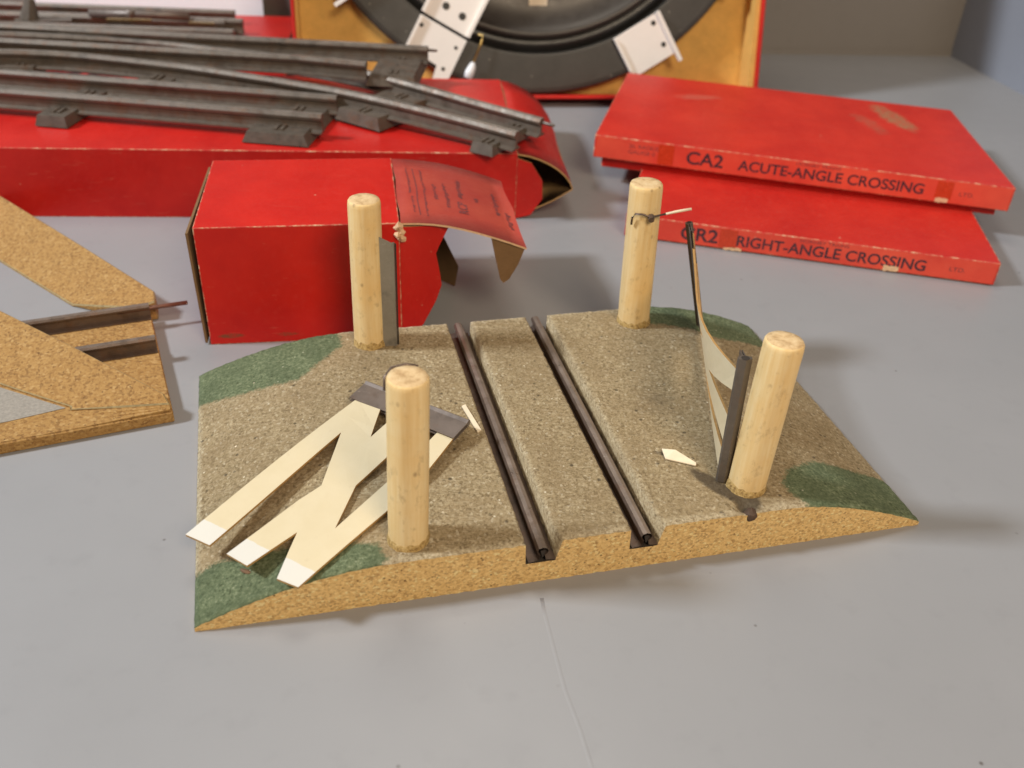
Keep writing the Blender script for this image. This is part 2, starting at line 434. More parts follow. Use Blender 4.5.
GREEN = [[(-1, 16), (5.6, 16), (5.8, 13.0), (3.9, 11.05), (1.65, 11.3), (-1, 12.1)],
         [(-1, -1), (5.3, -1), (5.95, .2), (5.75, .95), (3.3, 1.7), (.65, 2.35), (-1, 1.9)],
         [(20.6, -.5), (20.05, .55), (19.9, 1.2), (20.5, 2.0), (22.0, 2.6), (24, 2.3), (27, 2.1), (27, -.2), (24.6, -.1)],
         [(19.2, 12.6), (19.8, 16), (27, 16), (27, 11.8), (24.3, 11.75), (22.2, 11.5), (21, 12.1)]]

def zones(u, v):
    g = max(pdist((u, v), p) for p in GREEN)
    g = max(0, min(1, .5 + g * 1.1))
    def ell(cu, cv, ru, rv, a):
        du, dv = u - cu, v - cv; x = du * math.cos(a) + dv * math.sin(a); y = -du * math.sin(a) + dv * math.cos(a)
        return max(0, 1 - math.hypot(x / ru, y / rv))
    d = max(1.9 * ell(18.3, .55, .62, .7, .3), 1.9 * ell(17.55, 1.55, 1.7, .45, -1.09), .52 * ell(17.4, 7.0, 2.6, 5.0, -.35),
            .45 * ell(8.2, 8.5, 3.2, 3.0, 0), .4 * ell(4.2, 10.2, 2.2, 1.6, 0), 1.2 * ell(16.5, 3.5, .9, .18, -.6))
    w = 0
    for a, b in GR:
        for e in (a, b):
            w = max(w, .45 - abs(u - e) / .5)
    w = max(w, 1 - abs(v) / .35, 1 - abs(v - BW) / .3, 1 - abs(u) / .2, 1 - abs(u - BL) / .2)
    return g, min(1, d), max(0, min(1, w))

def build_board():
    step = .115
    us = [i * step for i in range(int(BL / step) + 1)] + [BL]
    us = [u for u in us if all(abs(u - e) > .05 for gp in GR for e in gp)]
    marks = []
    for a, b in GR: marks += [(a, 's'), (a + .03, 'f'), (b - .03, 'f'), (b, 's')]
    col = [(u, 'f' if any(a < u < b for a, b in GR) else 's') for u in us] + marks
    col.sort(key=lambda q: q[0])
    vs = [i * step for i in range(int(BW / step) + 1)]; vs.append(BW)
    verts = []; zo = []; faces = []; mi = []
    def edge_d(u, v):
        d = min(u, BL - u, v, BW - v)
        for a, b in GR:
            d = min(d, abs(u - a), abs(u - b))
        return d
    for u, kd in col:
        for v in vs:
            if kd == 's':
                z = hump(u); ed = edge_d(u, v)
                if ed < .12: z -= .05 * (1 - ed / .12) ** 2
                z += .020 * noise.noise(Vector((u * 3.1, v * 3.1, 0))) + .014 * noise.noise(Vector((u * 8, v * 8, 4)))
                if ed < .4: z += .03 * noise.noise(Vector((u * 5, v * 5, 9)))
                # a hollow chipped out beside the front right post
                z -= .28 * max(0, 1 - math.hypot(u - 18.05, (v - .35)) / .45)
                uu, vv = u, v
                # ragged groove and rim
                if ed < .12:
                    uu += .018 * noise.noise(Vector((u * 2, v * 4, 20))); vv += .02 * noise.noise(Vector((u * 4, v * 2, 30)))
                for a, b in GR:                 # right lip of each groove opens out at the front edge
                    if 0 <= u - b < .3 and v < .9: uu += .16 * (1 - v / .9) ** 2 * (1 - (u - b) / .3)
            else:
                z = GZ + .02 * noise.noise(Vector((u * 4, v * 4, 3))); uu, vv = u, v
            verts.append((uu, vv, z)); zo.append(zones(u, v) if kd == 's' else (0, .75, 0))
    nv = len(vs); nc = len(col)
    for i in range(nc - 1):
        wallq = col[i][1] != col[i + 1][1]
        for j in range(nv - 1):
            faces.append((i * nv + j, (i + 1) * nv + j, (i + 1) * nv + j + 1, i * nv + j + 1)); mi.append(0 if wallq else (0 if col[i][1] == 's' else 2))
    # sides, each in rows so that the cut edge can be uneven
    def skirt(idx):
        b0 = None; rows = 3
        cols_ = []
        for k in idx:
            u, v, z = verts[k]; c_ = [k]
            for r in range(1, rows + 1):
                t = r / rows
                verts.append((u + .015 * noise.noise(Vector((u * 4, v * 4, r * 7.))), v + .015 * noise.noise(Vector((u * 4, v * 4, r * 9. + 3))), z * (1 - t)))
                zo.append((0, 0, 0)); c_.append(len(verts) - 1)
            cols_.append(c_)
        for p, q in zip(cols_, cols_[1:]):
            for r in range(rows):
                faces.append((p[r], p[r + 1], q[r + 1], q[r])); mi.append(1)
    skirt([i * nv for i in range(nc)]); skirt([i * nv + nv - 1 for i in range(nc)][::-1])
    skirt([j for j in range(nv)][::-1]); skirt([(nc - 1) * nv + j for j in range(nv)])
    verts[:] = [(u - .32 * (v / BW) * max(0, 1 - u / 9), v, z) for u, v, z in verts]
    loc = WORLD[cross.name]
    me = bpy.data.meshes.new('baseboard')
    me.from_pydata([tuple((BM @ Vector(p) - loc) * S) for p in verts], [], faces)
    for mt in (M_top, M_cut, M_slot): me.materials.append(mt)
    for p, k in zip(me.polygons, mi): p.material_index = k; p.use_smooth = (k == 0)
    ca = me.attributes.new('zones', 'FLOAT_COLOR', 'POINT')
    for k, z in enumerate(zo): ca.data[k].color = (*z, 1)
    bm = bmesh.new(); bm.from_mesh(me); bmesh.ops.recalc_face_normals(bm, faces=bm.faces); bm.to_mesh(me); bm.free()
    return add('baseboard', me, cross, loc)
build_board()

RAILP = [(-.46, 0), (-.46, .035), (-.12, .09), (-.07, .30), (-.16, .36), (-.19, .47), (-.13, .58), (0, .62), (.13, .58), (.19, .47), (.16, .36), (.07, .30), (.12, .09), (.46, .035), (.46, 0)]
for uc in (10.90, 14.45):
    m = MB(); m.sweep([BM @ Vector((uc, v, GZ + .03)) for v in (-.03, 3, 7, 11, BW + .35)], RAILP, closed=False, smooth=False, worn=(6, 7))
    r = m.build('rail', [M_rail, M_railhead], cross)
    m = MB(); m.prism([BM @ Vector((uc + a, -.035, GZ + .03 + b)) for a, b in ((-.09, .52), (.09, .52), (.015, .22), (-.015, .22))], BM.to_3x3() @ Vector((0, -.006, 0)))
    m.build('rail_hollow_shade', M_slot, r)  # dark sheet over the rail end paints the shade of its hollow head

def post(u, v, du, dv, ztop, r=.70, seed=0):
    base = BM @ Vector((u, v, 1.35)); top = BM @ Vector((u + du, v + dv, ztop))
    m = MB(); n = 28; ax = (top - base); L = ax.length; ax.normalize()
    a = ax.cross(Vector((0, 1, 0))).normalized(); b = ax.cross(a)
    hs = [(0, 1.0), (.6, 1.0), (1.6, 1.005), (3.2, 1.0), (5, .99), (L - .22, .985), (L - .1, .965), (L - .02, .90)]
    rings = []
    for k, (h, q) in enumerate(hs):
        ring = []
        for i in range(n):
            t = 2 * math.pi * i / n
            rr = r * q * (1 + .012 * noise.noise(Vector((math.cos(t) * 1.5, math.sin(t) * 1.5, h * .5 + seed))))
            if k >= 6: rr *= 1 + .02 * noise.noise(Vector((math.cos(t) * 4, math.sin(t) * 4, seed)))
            ring.append(m.vert(base + ax * h + (a * math.cos(t) + b * math.sin(t)) * rr))
        rings.append(ring)
    for r0, r1 in zip(rings, rings[1:]):
        for i in range(n): m.face((r0[i], r0[(i + 1) % n], r1[(i + 1) % n], r1[i]), 0, True)
    # sawn end, slightly dished and rough
    prev = rings[-1]
    for q, dz in ((.55, -.01), (.2, -.03)):
        ring = [m.vert(base + ax * (L + dz + .02 * noise.noise(Vector((i, q * 9, seed)))) + (a * math.cos(2 * math.pi * i / n) + b * math.sin(2 * math.pi * i / n)) * r * q) for i in range(n)]
        for i in range(n): m.face((prev[i], prev[(i + 1) % n], ring[(i + 1) % n], ring[i]), 1, True)
        prev = ring
    m.face(prev, 1)
    o = m.build('gate_post', [M_wood, M_end], cross)
    # uneven collar of glue and sawdust round the foot
    m = MB(); rs = []
    for h, q in ((.25, 1.10), (.42, 1.06), (.56, 1.01), (.6, .98)):
        rs.append([m.vert(base + ax * (h + (.3 * abs(noise.noise(Vector((math.cos(2 * math.pi * i / n) * 1.8, math.sin(2 * math.pi * i / n) * 1.8, seed + 5)))) if h > .4 else 0)) + (a * math.cos(2 * math.pi * i / n) + b * math.sin(2 * math.pi * i / n)) * r * (1.0 + (q - 1) * (1 + .8 * noise.noise(Vector((i * .7, h * 3, seed)))))) for i in range(n)])
    for r0, r1 in zip(rs, rs[1:]):
        for i in range(n): m.face((r0[i], r0[(i + 1) % n], r1[(i + 1) % n], r1[i]), 0, True)
    m.build('glue_collar', M_glue, o)
    return o, base, top

p_fl, b_fl, t_fl = post(6.70, 1.0, .12, 0, 7.93, .635, 1)
p_bl, _, _ = post(6.86, 13.1, .03, .03, 8.18, .655, 2)
p_br, b_br, t_br = post(18.60, 12.95, -.20, .05, 8.28, .70, 3)
p_fr, _, _ = post(18.60, 1.38, .20, .02, 7.66, .655, 4)

# bent wire hooked over the front left post and the nailed pin through the back right one
tp = t_fl
m = MB(); m.tube([tp + Vector(q) for q in ((-.66, -.08, -.50), (-.665, .06, -.14), (-.52, .40, -.03), (-.14, .60, -.02), (.22, .60, -.06))], .05, 8); m.build('wire_hook', M_rail, p_fl)
m = MB(); m.tube([(4.60, 35.88, 6.66), (4.60, 35.82, 6.98), (4.70, 35.76, 7.18), (4.98, 35.70, 7.20), (5.34, 35.68, 7.10), (5.95, 35.86, 7.2)], .045, 8); pin = m.build('hinge_wire', M_rail, p_br)
m = MB(); m.tube([(5.95, 35.86, 7.2), (6.4, 35.95, 7.29), (7.0, 36.0, 7.42)], [.05, .06, .055], 8); m.build('wire_sheath', M_scrap, pin)
m = MB(); m.tube([(5.36, 35.80, 7.07), (5.36, 35.55, 7.03)], [.15, .13], 7, smooth=False); m.build('nail_head', M_rail, pin)

# the folded tin sleeve still standing beside the back left post
m = MB()
q0 = BM @ Vector((7.30, 12.72, 1.72)); q1 = BM @ Vector((7.95, 12.62, 1.72))
e = (q1 - q0).normalized(); nn = Vector((e.y, -e.x, 0))
prof = [q0, q1, q1 + nn * .10 + e * .02, q1 - e * .04 + nn * .16, q1 - e * .10 + nn * .02 * 0, q0 + nn * -.0]
outl = [q0, q1 - e * .12, q1 - e * .03 - nn * .05, q1, q1 - e * .03 + nn * .05, q1 - e * .12 + nn * .035, q0 + nn * .03]
ht = 5.05
top = [Vector((p.x, p.y, 1.72 + ht - .28 * (i in (1, 2, 3, 4, 5)))) for i, p in enumerate(outl)]
ai = [m.vert(p) for p in outl]; bi = [m.vert(p) for p in top]
for i in range(len(ai)): j = (i + 1) % len(ai); m.face((ai[i], ai[j], bi[j], bi[i]))
m.face(bi); m.face(ai[::-1])
sl = m.build('hinge_sleeve', mat_tin('pale_tin', (.30, .275, .235), .1, .38, .45), cross)
m = MB(); m.prism([q1 + e * .005 - nn * .03 + Vector((0, 0, .1)), q1 + e * .07 - nn * .03 + Vector((0, 0, .1)), q1 + e * .07 - nn * .03 + Vector((0, 0, ht - .35)), q1 + e * .005 - nn * .03 + Vector((0, 0, ht - .3))], nn * .06)
m.build('folded_edge', M_slot, sl)

# ------------------------------------------------------------------ gates
LAT = [(.15, .12), (8.12, -.48), (8.08, .52), (1.81, .84), (4.24, 1.89), (5.14, 1.68), (8.12, 1.29), (8.19, 2.21), (6.33, 2.62), (8.13, 3.35), (8.05, 4.11), (4.23, 4.56), (1.87, 4.60), (-.1, 4.43), (-.1, 3.78), (3.08, 3.72), (5.62, 3.58), (3.66, 2.9), (2.0, 2.97), (-.1, 3.07), (-.1, 1.97), (1.47, 1.89), (-.1, 1.21), (-.1, .12)]
LAT = [(.15, .12) if False else p for p in LAT[1:]]

def lattice(outline, fn, parent, mats, thick=.09, cuts=None):
    """flat card outline in (l, a), cut into bands and laid on the surface fn(l, a, n)"""
    bm = bmesh.new()
    f = bm.faces.new([bm.verts.new((l, a, 0)) for l, a in outline])
    f.normal_update()
    bmesh.ops.triangulate(bm, faces=[f], ngon_method='EAR_CLIP')
    for x in (cuts or []):
        bmesh.ops.bisect_plane(bm, geom=bm.verts[:] + bm.edges[:] + bm.faces[:], plane_co=(x, 0, 0), plane_no=(1, 0, 0))
    r = bmesh.ops.extrude_face_region(bm, geom=bm.faces[:])
    for v in [g for g in r['geom'] if isinstance(g, bmesh.types.BMVert)]: v.co.z += thick
    bmesh.ops.recalc_face_normals(bm, faces=bm.faces)
    uv = bm.loops.layers.uv.new('UVMap'); base = WORLD[parent.name]
    for fc in bm.faces:
        if fc.normal.z < -.5: fc.material_index = 1
        elif fc.normal.z < .5: fc.material_index = 1
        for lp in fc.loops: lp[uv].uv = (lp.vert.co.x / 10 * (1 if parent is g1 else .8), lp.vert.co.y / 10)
    for v in bm.verts: v.co = (Vector(fn(*v.co)) - base) * S
    me = bpy.data.meshes.new('lattice'); bm.to_mesh(me); bm.free()
    for mt in mats: me.materials.append(mt)
    return add('lattice', me, parent, base)

s0 = Vector((-5.92, 28.66, 2.2)); A = Vector((.881, -.473, 0)); Ld = Vector((-.471, -.878, -.08)); Nn = Vector((-.038, -.071, .997))
Ld.normalize(); Nn.normalize()
g1 = thing('crossing_gate', 'cream lattice crossing gate broken off and lying flat across the board', 'gate', tuple(s0 + Ld * 4 + A * 2.2), 'crossing gates')
def flat_fn(l, a, n): return s0 + Ld * l + A * a + Nn * (n - .05 + .05 * math.sin(l * .6 + a) - .012 * max(0, l - 4) ** 2 * (.3 if a < 1 else .1))
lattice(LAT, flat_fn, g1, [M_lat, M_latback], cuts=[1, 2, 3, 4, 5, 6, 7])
# folded tin sleeve along its hinge end: a long flat fold with a rolled back
m = MB()
fold = [(.06, .09), (-.85, .11), (-.98, .17), (-1.07, .10), (-1.06, -.04), (-.95, -.12), (-.82, -.09), (.05, -.09), (.05, -.055), (-.8, -.05), (-.9, -.03), (-.8, .05), (.06, .06)]
rows = []
for a in (-.15, 1.2, 3, 4.5):
    rows.append([m.vert(s0 + A * (a + (.0 if l > -.5 else -.0)) + Ld * l + Nn * h) for l, h in fold])
for r0, r1 in zip(rows, rows[1:]):
    for i in range(len(fold)): j = (i + 1) % len(fold); m.face((r0[i], r0[j], r1[j], r1[i]))
m.face(rows[0][::-1]); m.face(rows[-1])
m.build('hinge_sleeve', M_tin, g1)

Fb = Vector((8.25, 36.22, 1.8)); Ft = Vector((7.05, 36.23, 6.65)); Nb = Vector((7.52, 25.62, 1.8)); Nt = Vector((7.47, 25.84, 6.72))
g2 = thing('crossing_gate', 'buckled lattice crossing gate standing upright beside the front right post', 'gate', tuple((Fb + Nb) / 2), 'crossing gates')
def up_fn(l, a, n):
    t = max(0, min(1, l / 8.6)); h = (a + .1) / 4.75
    bot = Fb.lerp(Nb, t); tp_ = Ft.lerp(Nt, t); p = bot.lerp(tp_, h)
    bul = math.sin(math.pi * t)
    p += Vector((.16 * (1 - t), 0, 0)) + Vector((-1.0, .1, 0)) * math.sin(math.pi * t ** 1.7) * (.05 + .62 * h) + Vector((0, 0, -.75)) * math.sin(math.pi * t ** .55) * h
    return p + Vector((-1, .0, 0)) * n
LATU = [(8.6, -.05), (8.6, .85), (1.81, .95), (4.24, 1.89), (5.14, 1.68), (8.6, 1.15), (8.6, 2.21), (6.33, 2.62), (8.6, 3.30), (8.6, 4.05), (4.23, 4.36), (0, 4.25), (0, 3.55), (3.08, 3.62), (5.62, 3.48), (3.66, 2.8), (2.0, 2.8), (0, 2.9), (0, 1.97), (1.47, 1.89), (0, 1.21), (0, .3)]
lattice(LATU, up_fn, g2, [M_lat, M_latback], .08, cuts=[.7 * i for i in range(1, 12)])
# recolour: the side turned to the road is cream, the back is bare brown card
def sleeve(b, t, wdir, w, r, name='hinge_sleeve'):
    m = MB(); wd = Vector(wdir).normalized(); ax = (t - b).normalized(); nn = ax.cross(wd).normalized()
    prof = [(-w, .05), (0, .06), (.10, r), (.22, r * .9), (.30, 0), (.22, -r * .9), (.10, -r), (0, -.06), (-w, -.05), (-w, -.02), (0, -.02), (0, .02), (-w, .02)]
    rows = [[m.vert(b.lerp(t, q) + wd * x + nn * y) for x, y in prof] for q in (0, .5, 1)]
    for r0, r1 in zip(rows, rows[1:]):
        for i in range(len(prof)): j = (i + 1) % len(prof); m.face((r0[i], r0[j], r1[j], r1[i]))
    m.face(rows[0][::-1]); m.face(rows[-1])
    o = m.build(name, M_trackdark, g2)  # darker tin: shade inside the far sleeve is put into the colour
    m = MB(); m.tube([t + wd * .17 + ax * .004, t + wd * .17 + ax * .012], [r * .6, r * .6], 8); m.build('fold_opening', M_slot, o)
sleeve(Nb, Nt, (.10, -1, .0), .35, .24)
sleeve(Fb, Ft, (.02, 1, .0), .7, .16)

# ------------------------------------------------------------------ scraps on the board and the table
def scrap(name, pts, mat, label, cat, th=.05, group=None):
    P = [Vector(p) for p in pts]; cen = sum(P, Vector()) / len(P)
    m = MB(); m.prism(P, (0, 0, th)); o = m.build(name, mat, None, tuple(cen)); return tag(o, label, cat, group)
bz = lambda u, v, z=0: BM @ Vector((u, v, hump(u) + z))
scrap('paper_scrap', [bz(16.36, 3.72, .10), bz(16.30, 3.20, .06), bz(17.25, 2.66, .03), bz(17.32, 2.78, .04), bz(16.75, 3.42, .22)], M_scrap, 'curled cream wedge of paper lying beside the dark stain on the road', 'paper scrap', .04)
scrap('wood_splinter', [bz(9.74, 7.72, .03), bz(9.90, 7.80, .03), bz(10.16, 6.10, .03), bz(10.0, 5.98, .03)], M_scrap, 'pale flat splinter against the left rail groove by the fallen gate sleeve', 'splinter', .05)
def pebble(name, p, r, mat, label, cat, st=(1, 1, .6), rz=0, group=None):
    bm = bmesh.new(); bmesh.ops.create_icosphere(bm, subdivisions=2, radius=1)
    for v in bm.verts:
        q = v.co * (1 + .3 * noise.noise(v.co * 1.6 + Vector(p)))
        v.co = (Matrix.Rotation(rz, 3, 'Z') @ Vector((q.x * st[0], q.y * st[1], q.z * st[2]))) * r * S
    me = bpy.data.meshes.new(name); bm.to_mesh(me); bm.free(); me.materials.append(mat)
    return tag(add(name, me, None, p), label, cat, group)
pebble('bark_crumb', tuple(bz(1.6, 1.35, .06)), .10, M_crumb, 'brown bark crumb on the front left green corner of the board', 'crumb', (2.2, .8, .6), -.35)
pebble('white_chip', tuple(bz(1.33, 8.05, .02)), .075, M_scrap, 'white chip on the sandy left slope of the board', 'chip', (1.2, .9, .5))
pebble('white_chip', tuple(bz(2.05, 11.85, .02)), .07, M_scrap, 'white chip on the back left green corner of the board', 'chip', (1.2, .8, .5), .4)
pebble('bark_crumb', tuple(BM @ Vector((18.2, .10, 1.55))), .26, M_darkcrumb, 'dark crumbly lump of glue on the board edge in front of the right post', 'crumb', (.9, .8, 1.0))

# ------------------------------------------------------------------ second crossing base at the left
lc = thing('rail_crossing', 'bare particle board rail crossing with diagonal ramps and dark rails beside the red carton', 'crossing base', (-19, 33, 0))
a24 = math.radians(24.3); LM = Matrix.Translation((-13.31, 29.59, 0)) @ Matrix.Rotation(a24, 4, 'Z')   # x runs right, y away
m = MB(); m.prism([LM @ Vector(p) for p in ((-22, 0, 0), (0, 0, 0), (-.1, 8.25, 0), (-22, 8.5, 0))], (0, 0, .5))
m.build('base_board', M_part, lc, bevel=.05)
def ramp(name, high, low, z0, mat, bev=.05, n=14):
    """wedge: a high edge and a low edge (polylines of equal length), down to z0; the sloping face in bands"""
    m = MB(); H_ = [Vector(p) for p in high]; L_ = [Vector(p) for p in low]
    grid = [[m.vert(a.lerp(b, k / 3)) for k in range(4)] for a, b in zip(H_, L_)]
    flo = [[m.vert((m.v[r[k]].x, m.v[r[k]].y, z0)) for k in (0, 3)] for r in grid]
    for r0, r1 in zip(grid, grid[1:]):
        for k in range(3): m.face((r0[k], r0[k + 1], r1[k + 1], r1[k]))
    for (r0, f0), (r1, f1) in zip(zip(grid, flo), zip(grid[1:], flo[1:])):
        m.face((r0[0], r1[0], f1[0], f0[0])); m.face((r0[3], f0[1], f1[1], r1[3])); m.face((f0[0], f1[0], f1[1], f0[1]))
    for r, f in ((grid[0], flo[0]), (grid[-1], flo[-1])): m.face((f[0], r[0], r[1], r[2], r[3], f[1]))
    return m.build(name, mat, lc, bevel=bev, bevel_mat=1 if isinstance(mat, list) else -1)
M_ridge = mat_flat('worn_olive_edge', (.30, .225, .105), .85, 0, .75, 5, .5)
ramp('ramp', [(-36.8, 54.3, 1.25), (-28.8, 47.85, 1.25), (-22, 42.3, 1.22), (-16.9, 38.15, 1.12), (-16.62, 37.4, 1.0)],
     [(-34.2, 48.5, .06), (-26.4, 42.3, .06), (-23.5, 40.1, .06), (-21.0, 38.2, .10), (-17.4, 37.05, .8)], .003, [M_part, M_ridge], .07)
ramp('ramp', [(-27.6, 38.2, 1.45), (-22.4, 35.05, 1.45), (-18, 32.4, 1.42), (-13.75, 30.1, 1.02), (-13.42, 29.72, .78)],
     [(-26.0, 33.3, .56), (-20.6, 30.75, .56), (-19.2, 30.2, .56), (-17.3, 29.5, .56), (-17.25, 29.3, .56)], .505, [M_part, M_ridge], .06)
ramp('front_strip', [(-24.5, 26.2, .53), (-19.4, 28.25, .53), (-17.25, 29.2, .57), (-13.45, 29.72, .76)], [(-24.0, 24.82, .52), (-19.03, 27.08, .52), (-16.3, 28.3, .53), (-13.40, 29.62, .60)], .504, M_part, .01)
m = MB(); m.prism([(-17.5, 29.47, .505), (-19.3, 28.4, .505), (-24.2, 26.2, .505), (-25.6, 33.0, .505), (-20.7, 30.65, .505)], (0, 0, .02)); m.build('road_surface', M_grit, lc)
RP2 = [(-.38, 0), (-.38, .04), (-.07, .09), (-.05, .42), (-.16, .48), (-.19, .58), (-.11, .66), (.11, .66), (.19, .58), (.16, .48), (.05, .42), (.07, .09), (.34, .04), (.34, 0)]
rl = []
for yb, xb in ((5.0, -3.3), (8.0, -6.5)):
    m = MB(); m.sweep([LM @ Vector((xb, yb, .51)), LM @ Vector((-.12, yb, .51))], RP2, worn=(6,)); rl.append(m.build('rail', [M_rail, M_railhead], lc))
m = MB(); m.tube([LM @ Vector((-1.5, 8.0, .96)), LM @ Vector((1.55, 7.95, .96))], .10, 10); m.build('connecting_pin', mat_tin('rusty_pin', (.20, .10, .07), .6, .5, .5), rl[1])

# ------------------------------------------------------------------ open red cartons
def panel(M, pts, th, parent, name, mats, bevel=.0):
    """card panel from a local outline (x,y,z), pushed by the vector th; mats[0] printed side, mats[1] bare card"""
    m = MB(); P = [M @ Vector(p) for p in pts]; off = M.to_3x3() @ Vector(th)
    n = len(P); a = [m.vert(p) for p in P]; b = [m.vert(p + off) for p in P]
    m.face(b, 0); m.face(a[::-1], 1)
    for i in range(n): j = (i + 1) % n; m.face((a[i], a[j], b[j], b[i]), 2)
    return m.build(name, mats, parent)

def curved_flap(M, rows, th, parent, name, mats, wob=0.0):
    """flap given as rows of points from its hinge outwards, thickened downwards"""
    m = MB(); R = []
    for i, row in enumerate(rows):
        R.append([M @ Vector(p) for p in row])
    nr, nc_ = len(R), len(R[0])
    top_ = [[m.vert(p) for p in row] for row in R]
    bot_ = [[m.vert(p + M.to_3x3() @ Vector(th)) for p in row] for row in R]
    for i in range(nr - 1):
        for j in range(nc_ - 1):
            m.face((top_[i][j], top_[i + 1][j], top_[i + 1][j + 1], top_[i][j + 1]), 0, True)
            m.face((bot_[i][j], bot_[i][j + 1], bot_[i + 1][j + 1], bot_[i + 1][j]), 1, True)
    for i in range(nr - 1):
        for j, k in ((0, 0), (nc_ - 1, nc_ - 1)):
            m.face((top_[i][j], top_[i + 1][j], bot_[i + 1][j], bot_[i][j]), 2)
    for i in (0, nr - 1):
        for j in range(nc_ - 1): m.face((top_[i][j], top_[i][j + 1], bot_[i][j + 1], bot_[i][j]), 2)
    return m.build(name, mats, parent, fix=False)

def carton(M, x0, x1, d, h, parent, mats, t=.11):
    """open-ended sleeve: four card walls in one body"""
    m = MB(); n = 10
    outer = [(0, 0), (d, 0), (d, h), (0, h)]; inner = [(t, t), (d - t, t), (d - t, h - t), (t, h - t)]
    def ring(x, pr): return [m.vert(M @ Vector((x, y, z))) for y, z in pr]
    o0, o1, i0, i1 = ring(x0, outer), ring(x1, outer), ring(x0, inner), ring(x1, inner)
    for k in range(4):
        j = (k + 1) % 4
        m.face((o0[k], o0[j], o1[j], o1[k]), 0); m.face((i0[k], i1[k], i1[j], i0[j]), 1)
        m.face((o0[k], i0[k], i0[j], o0[j]), 2); m.face((o1[k], o1[j], i1[j], i1[k]), 2)
    return m.build('carton_body', mats + [M_edge], parent, bevel=.045, bevel_mat=3, segs=2)

# the shorter box in front, its right end open
RM = frame(-13.62, 35.45, 0, .18); RW, RD, RH = 8.58, 7.81, 5.69
rb = thing('red_carton', 'short red carton behind the crossing, its printed top flap sticking out to the right', 'box', tuple(RM @ Vector((RW / 2, RD / 2, 0))), 'open red cartons')
carton(RM, 0, RW, RD, RH, rb, [M_redbright, M_card, M_cardtan])
rows = []
for i in range(9):
    t = i / 8; x = RW + .05 + 5.5 * t; z = RH - .03 - .10 * t - 1.15 * t * t
    rows.append([(x + .04 * math.sin(y * 2 + i), .05 + y * (RD - .1) / 6 + .10 * math.sin(t * 5) * (y in (0,)) - .12 * t * (y == 0), z + .06 * math.sin(y * .9) * t + (.12 * t * math.sin(y * math.pi / 6))) for y in range(7)])
tf = curved_flap(RM, rows, (0, 0, -.09), rb, 'top_flap', [M_redlabel, M_card, M_tornpaper])
tuck = panel(RM, [(RW + 4.0, .0, 4.92), (RW + 5.52, -.1, 4.36), (RW + 5.28, .05, 3.5), (RW + 4.9, .1, 2.75), (RW + 4.65, .12, 2.55), (RW + 4.5, .12, 2.75), (RW + 4.2, .06, 4.0)], (0, .08, 0), tf, 'tuck_flap', [M_red, M_card, M_cardtan])
panel(RM, [(RW, .0, .08), (RW + .75, .1, .3), (RW + 1.0, .16, .55), (RW + 1.5, .28, 1.5), (RW + 1.62, .3, 1.75), (RW + 1.85, .36, 2.45), (RW + 1.78, .36, 3.0), (RW + 1.6, .32, 4.05), (RW + 1.74, .34, 4.4), (RW + 2.2, .4, 5.35), (RW, 0, 5.5)], (0, .09, 0), rb, 'dust_flap', [M_card, M_red, M_cardtan])
panel(RM, [(RW, RD, .1), (RW + 1.3, RD - 1.5, .1), (RW + 2.9, RD - 3.3, .12), (RW + 3.05, RD - 3.45, 1.3), (RW + 2.0, RD - 2.3, 3.3), (RW, RD, 5.4)], (0, .09, 0), rb, 'dust_flap', [M_redbright, M_card, M_cardtan])
panel(RM, [(-.32, .02, RH - .25), (-.22, .02, .1), (-.12, RD - .1, .1), (-.22, RD - .1, RH - .3)], (.1, 0, 0), rb, 'end_flap', [M_card, M_red, M_card])
# a crushed corner where the flap leaves the box
m = MB()
for k in range(7):
    p = RM @ Vector((RW + random.uniform(-.12, .22), random.uniform(-.12, .12), RH - .1 - k * .11)); bmr = .2 * random.uniform(.6, 1.1)
    m.tube([p + Vector((-.12, 0, random.uniform(-.1, .1))), p + Vector((0, random.uniform(-.12, 0), .06)), p + Vector((.12, 0, random.uniform(-.1, .1)))], [bmr * .6, bmr, bmr * .5], 6, smooth=False)
m.build('crushed_corner', M_tornpaper, rb)
# worn print on the flap: short broken lines of ink set across it
def flap_pt(x, y, dz=.012):
    t = (x - RW - .05) / 5.5; i = min(7, int(t * 8)); fr = t * 8 - i; jy = min(5, int(y / (RD) * 6)); fy = y / RD * 6 - jy
    g = lambda a, b: Vector(rows[a][b])
    p = (g(i, jy) * (1 - fr) + g(i + 1, jy) * fr) * (1 - fy) + (g(i, jy + 1) * (1 - fr) + g(i + 1, jy + 1) * fr) * fy
    return RM @ (p + Vector((0, 0, dz)))
def inkline(m, x, y0, y1, w, broken=True, seed=0):
    rnd = random.Random(seed); y = y0
    while y < y1:
        L = rnd.uniform(.06, .16) if broken else (y1 - y0) / 12
        ye = min(y1, y + L); ww = w * (rnd.uniform(.5, 1.1) if broken else 1)
        off = rnd.uniform(-.2, .2) * w if broken else 0
        m.poly([flap_pt(x + off, y), flap_pt(x + off + ww, y), flap_pt(x + off + ww, ye), flap_pt(x + off, ye)])
        y = ye + (rnd.uniform(.03, .07) if broken else 0)
m = MB()
inkline(m, RW + .95, .9, 6.5, .05, False); inkline(m, RW + .62, 3.4, 6.6, .09, True, 2); inkline(m, RW + .72, 1.2, 3.0, .10, True, 3); inkline(m, RW + 1.28, .8, 6.4, .10, True, 4)
inkline(m, RW + 1.75, 2.8, 4.6, .16, True, 5); inkline(m, RW + 2.25, 2.0, 4.9, .17, True, 6); inkline(m, RW + 2.95, 3.3, 5.6, .24, True, 7)
inkline(m, RW + 3.7, 3.2, 3.7, .22, True, 9); inkline(m, RW + 4.6, 2.3, 5.0, .2, True, 10); inkline(m, RW + 5.05, 1.2, 2.9, .2, True, 11)
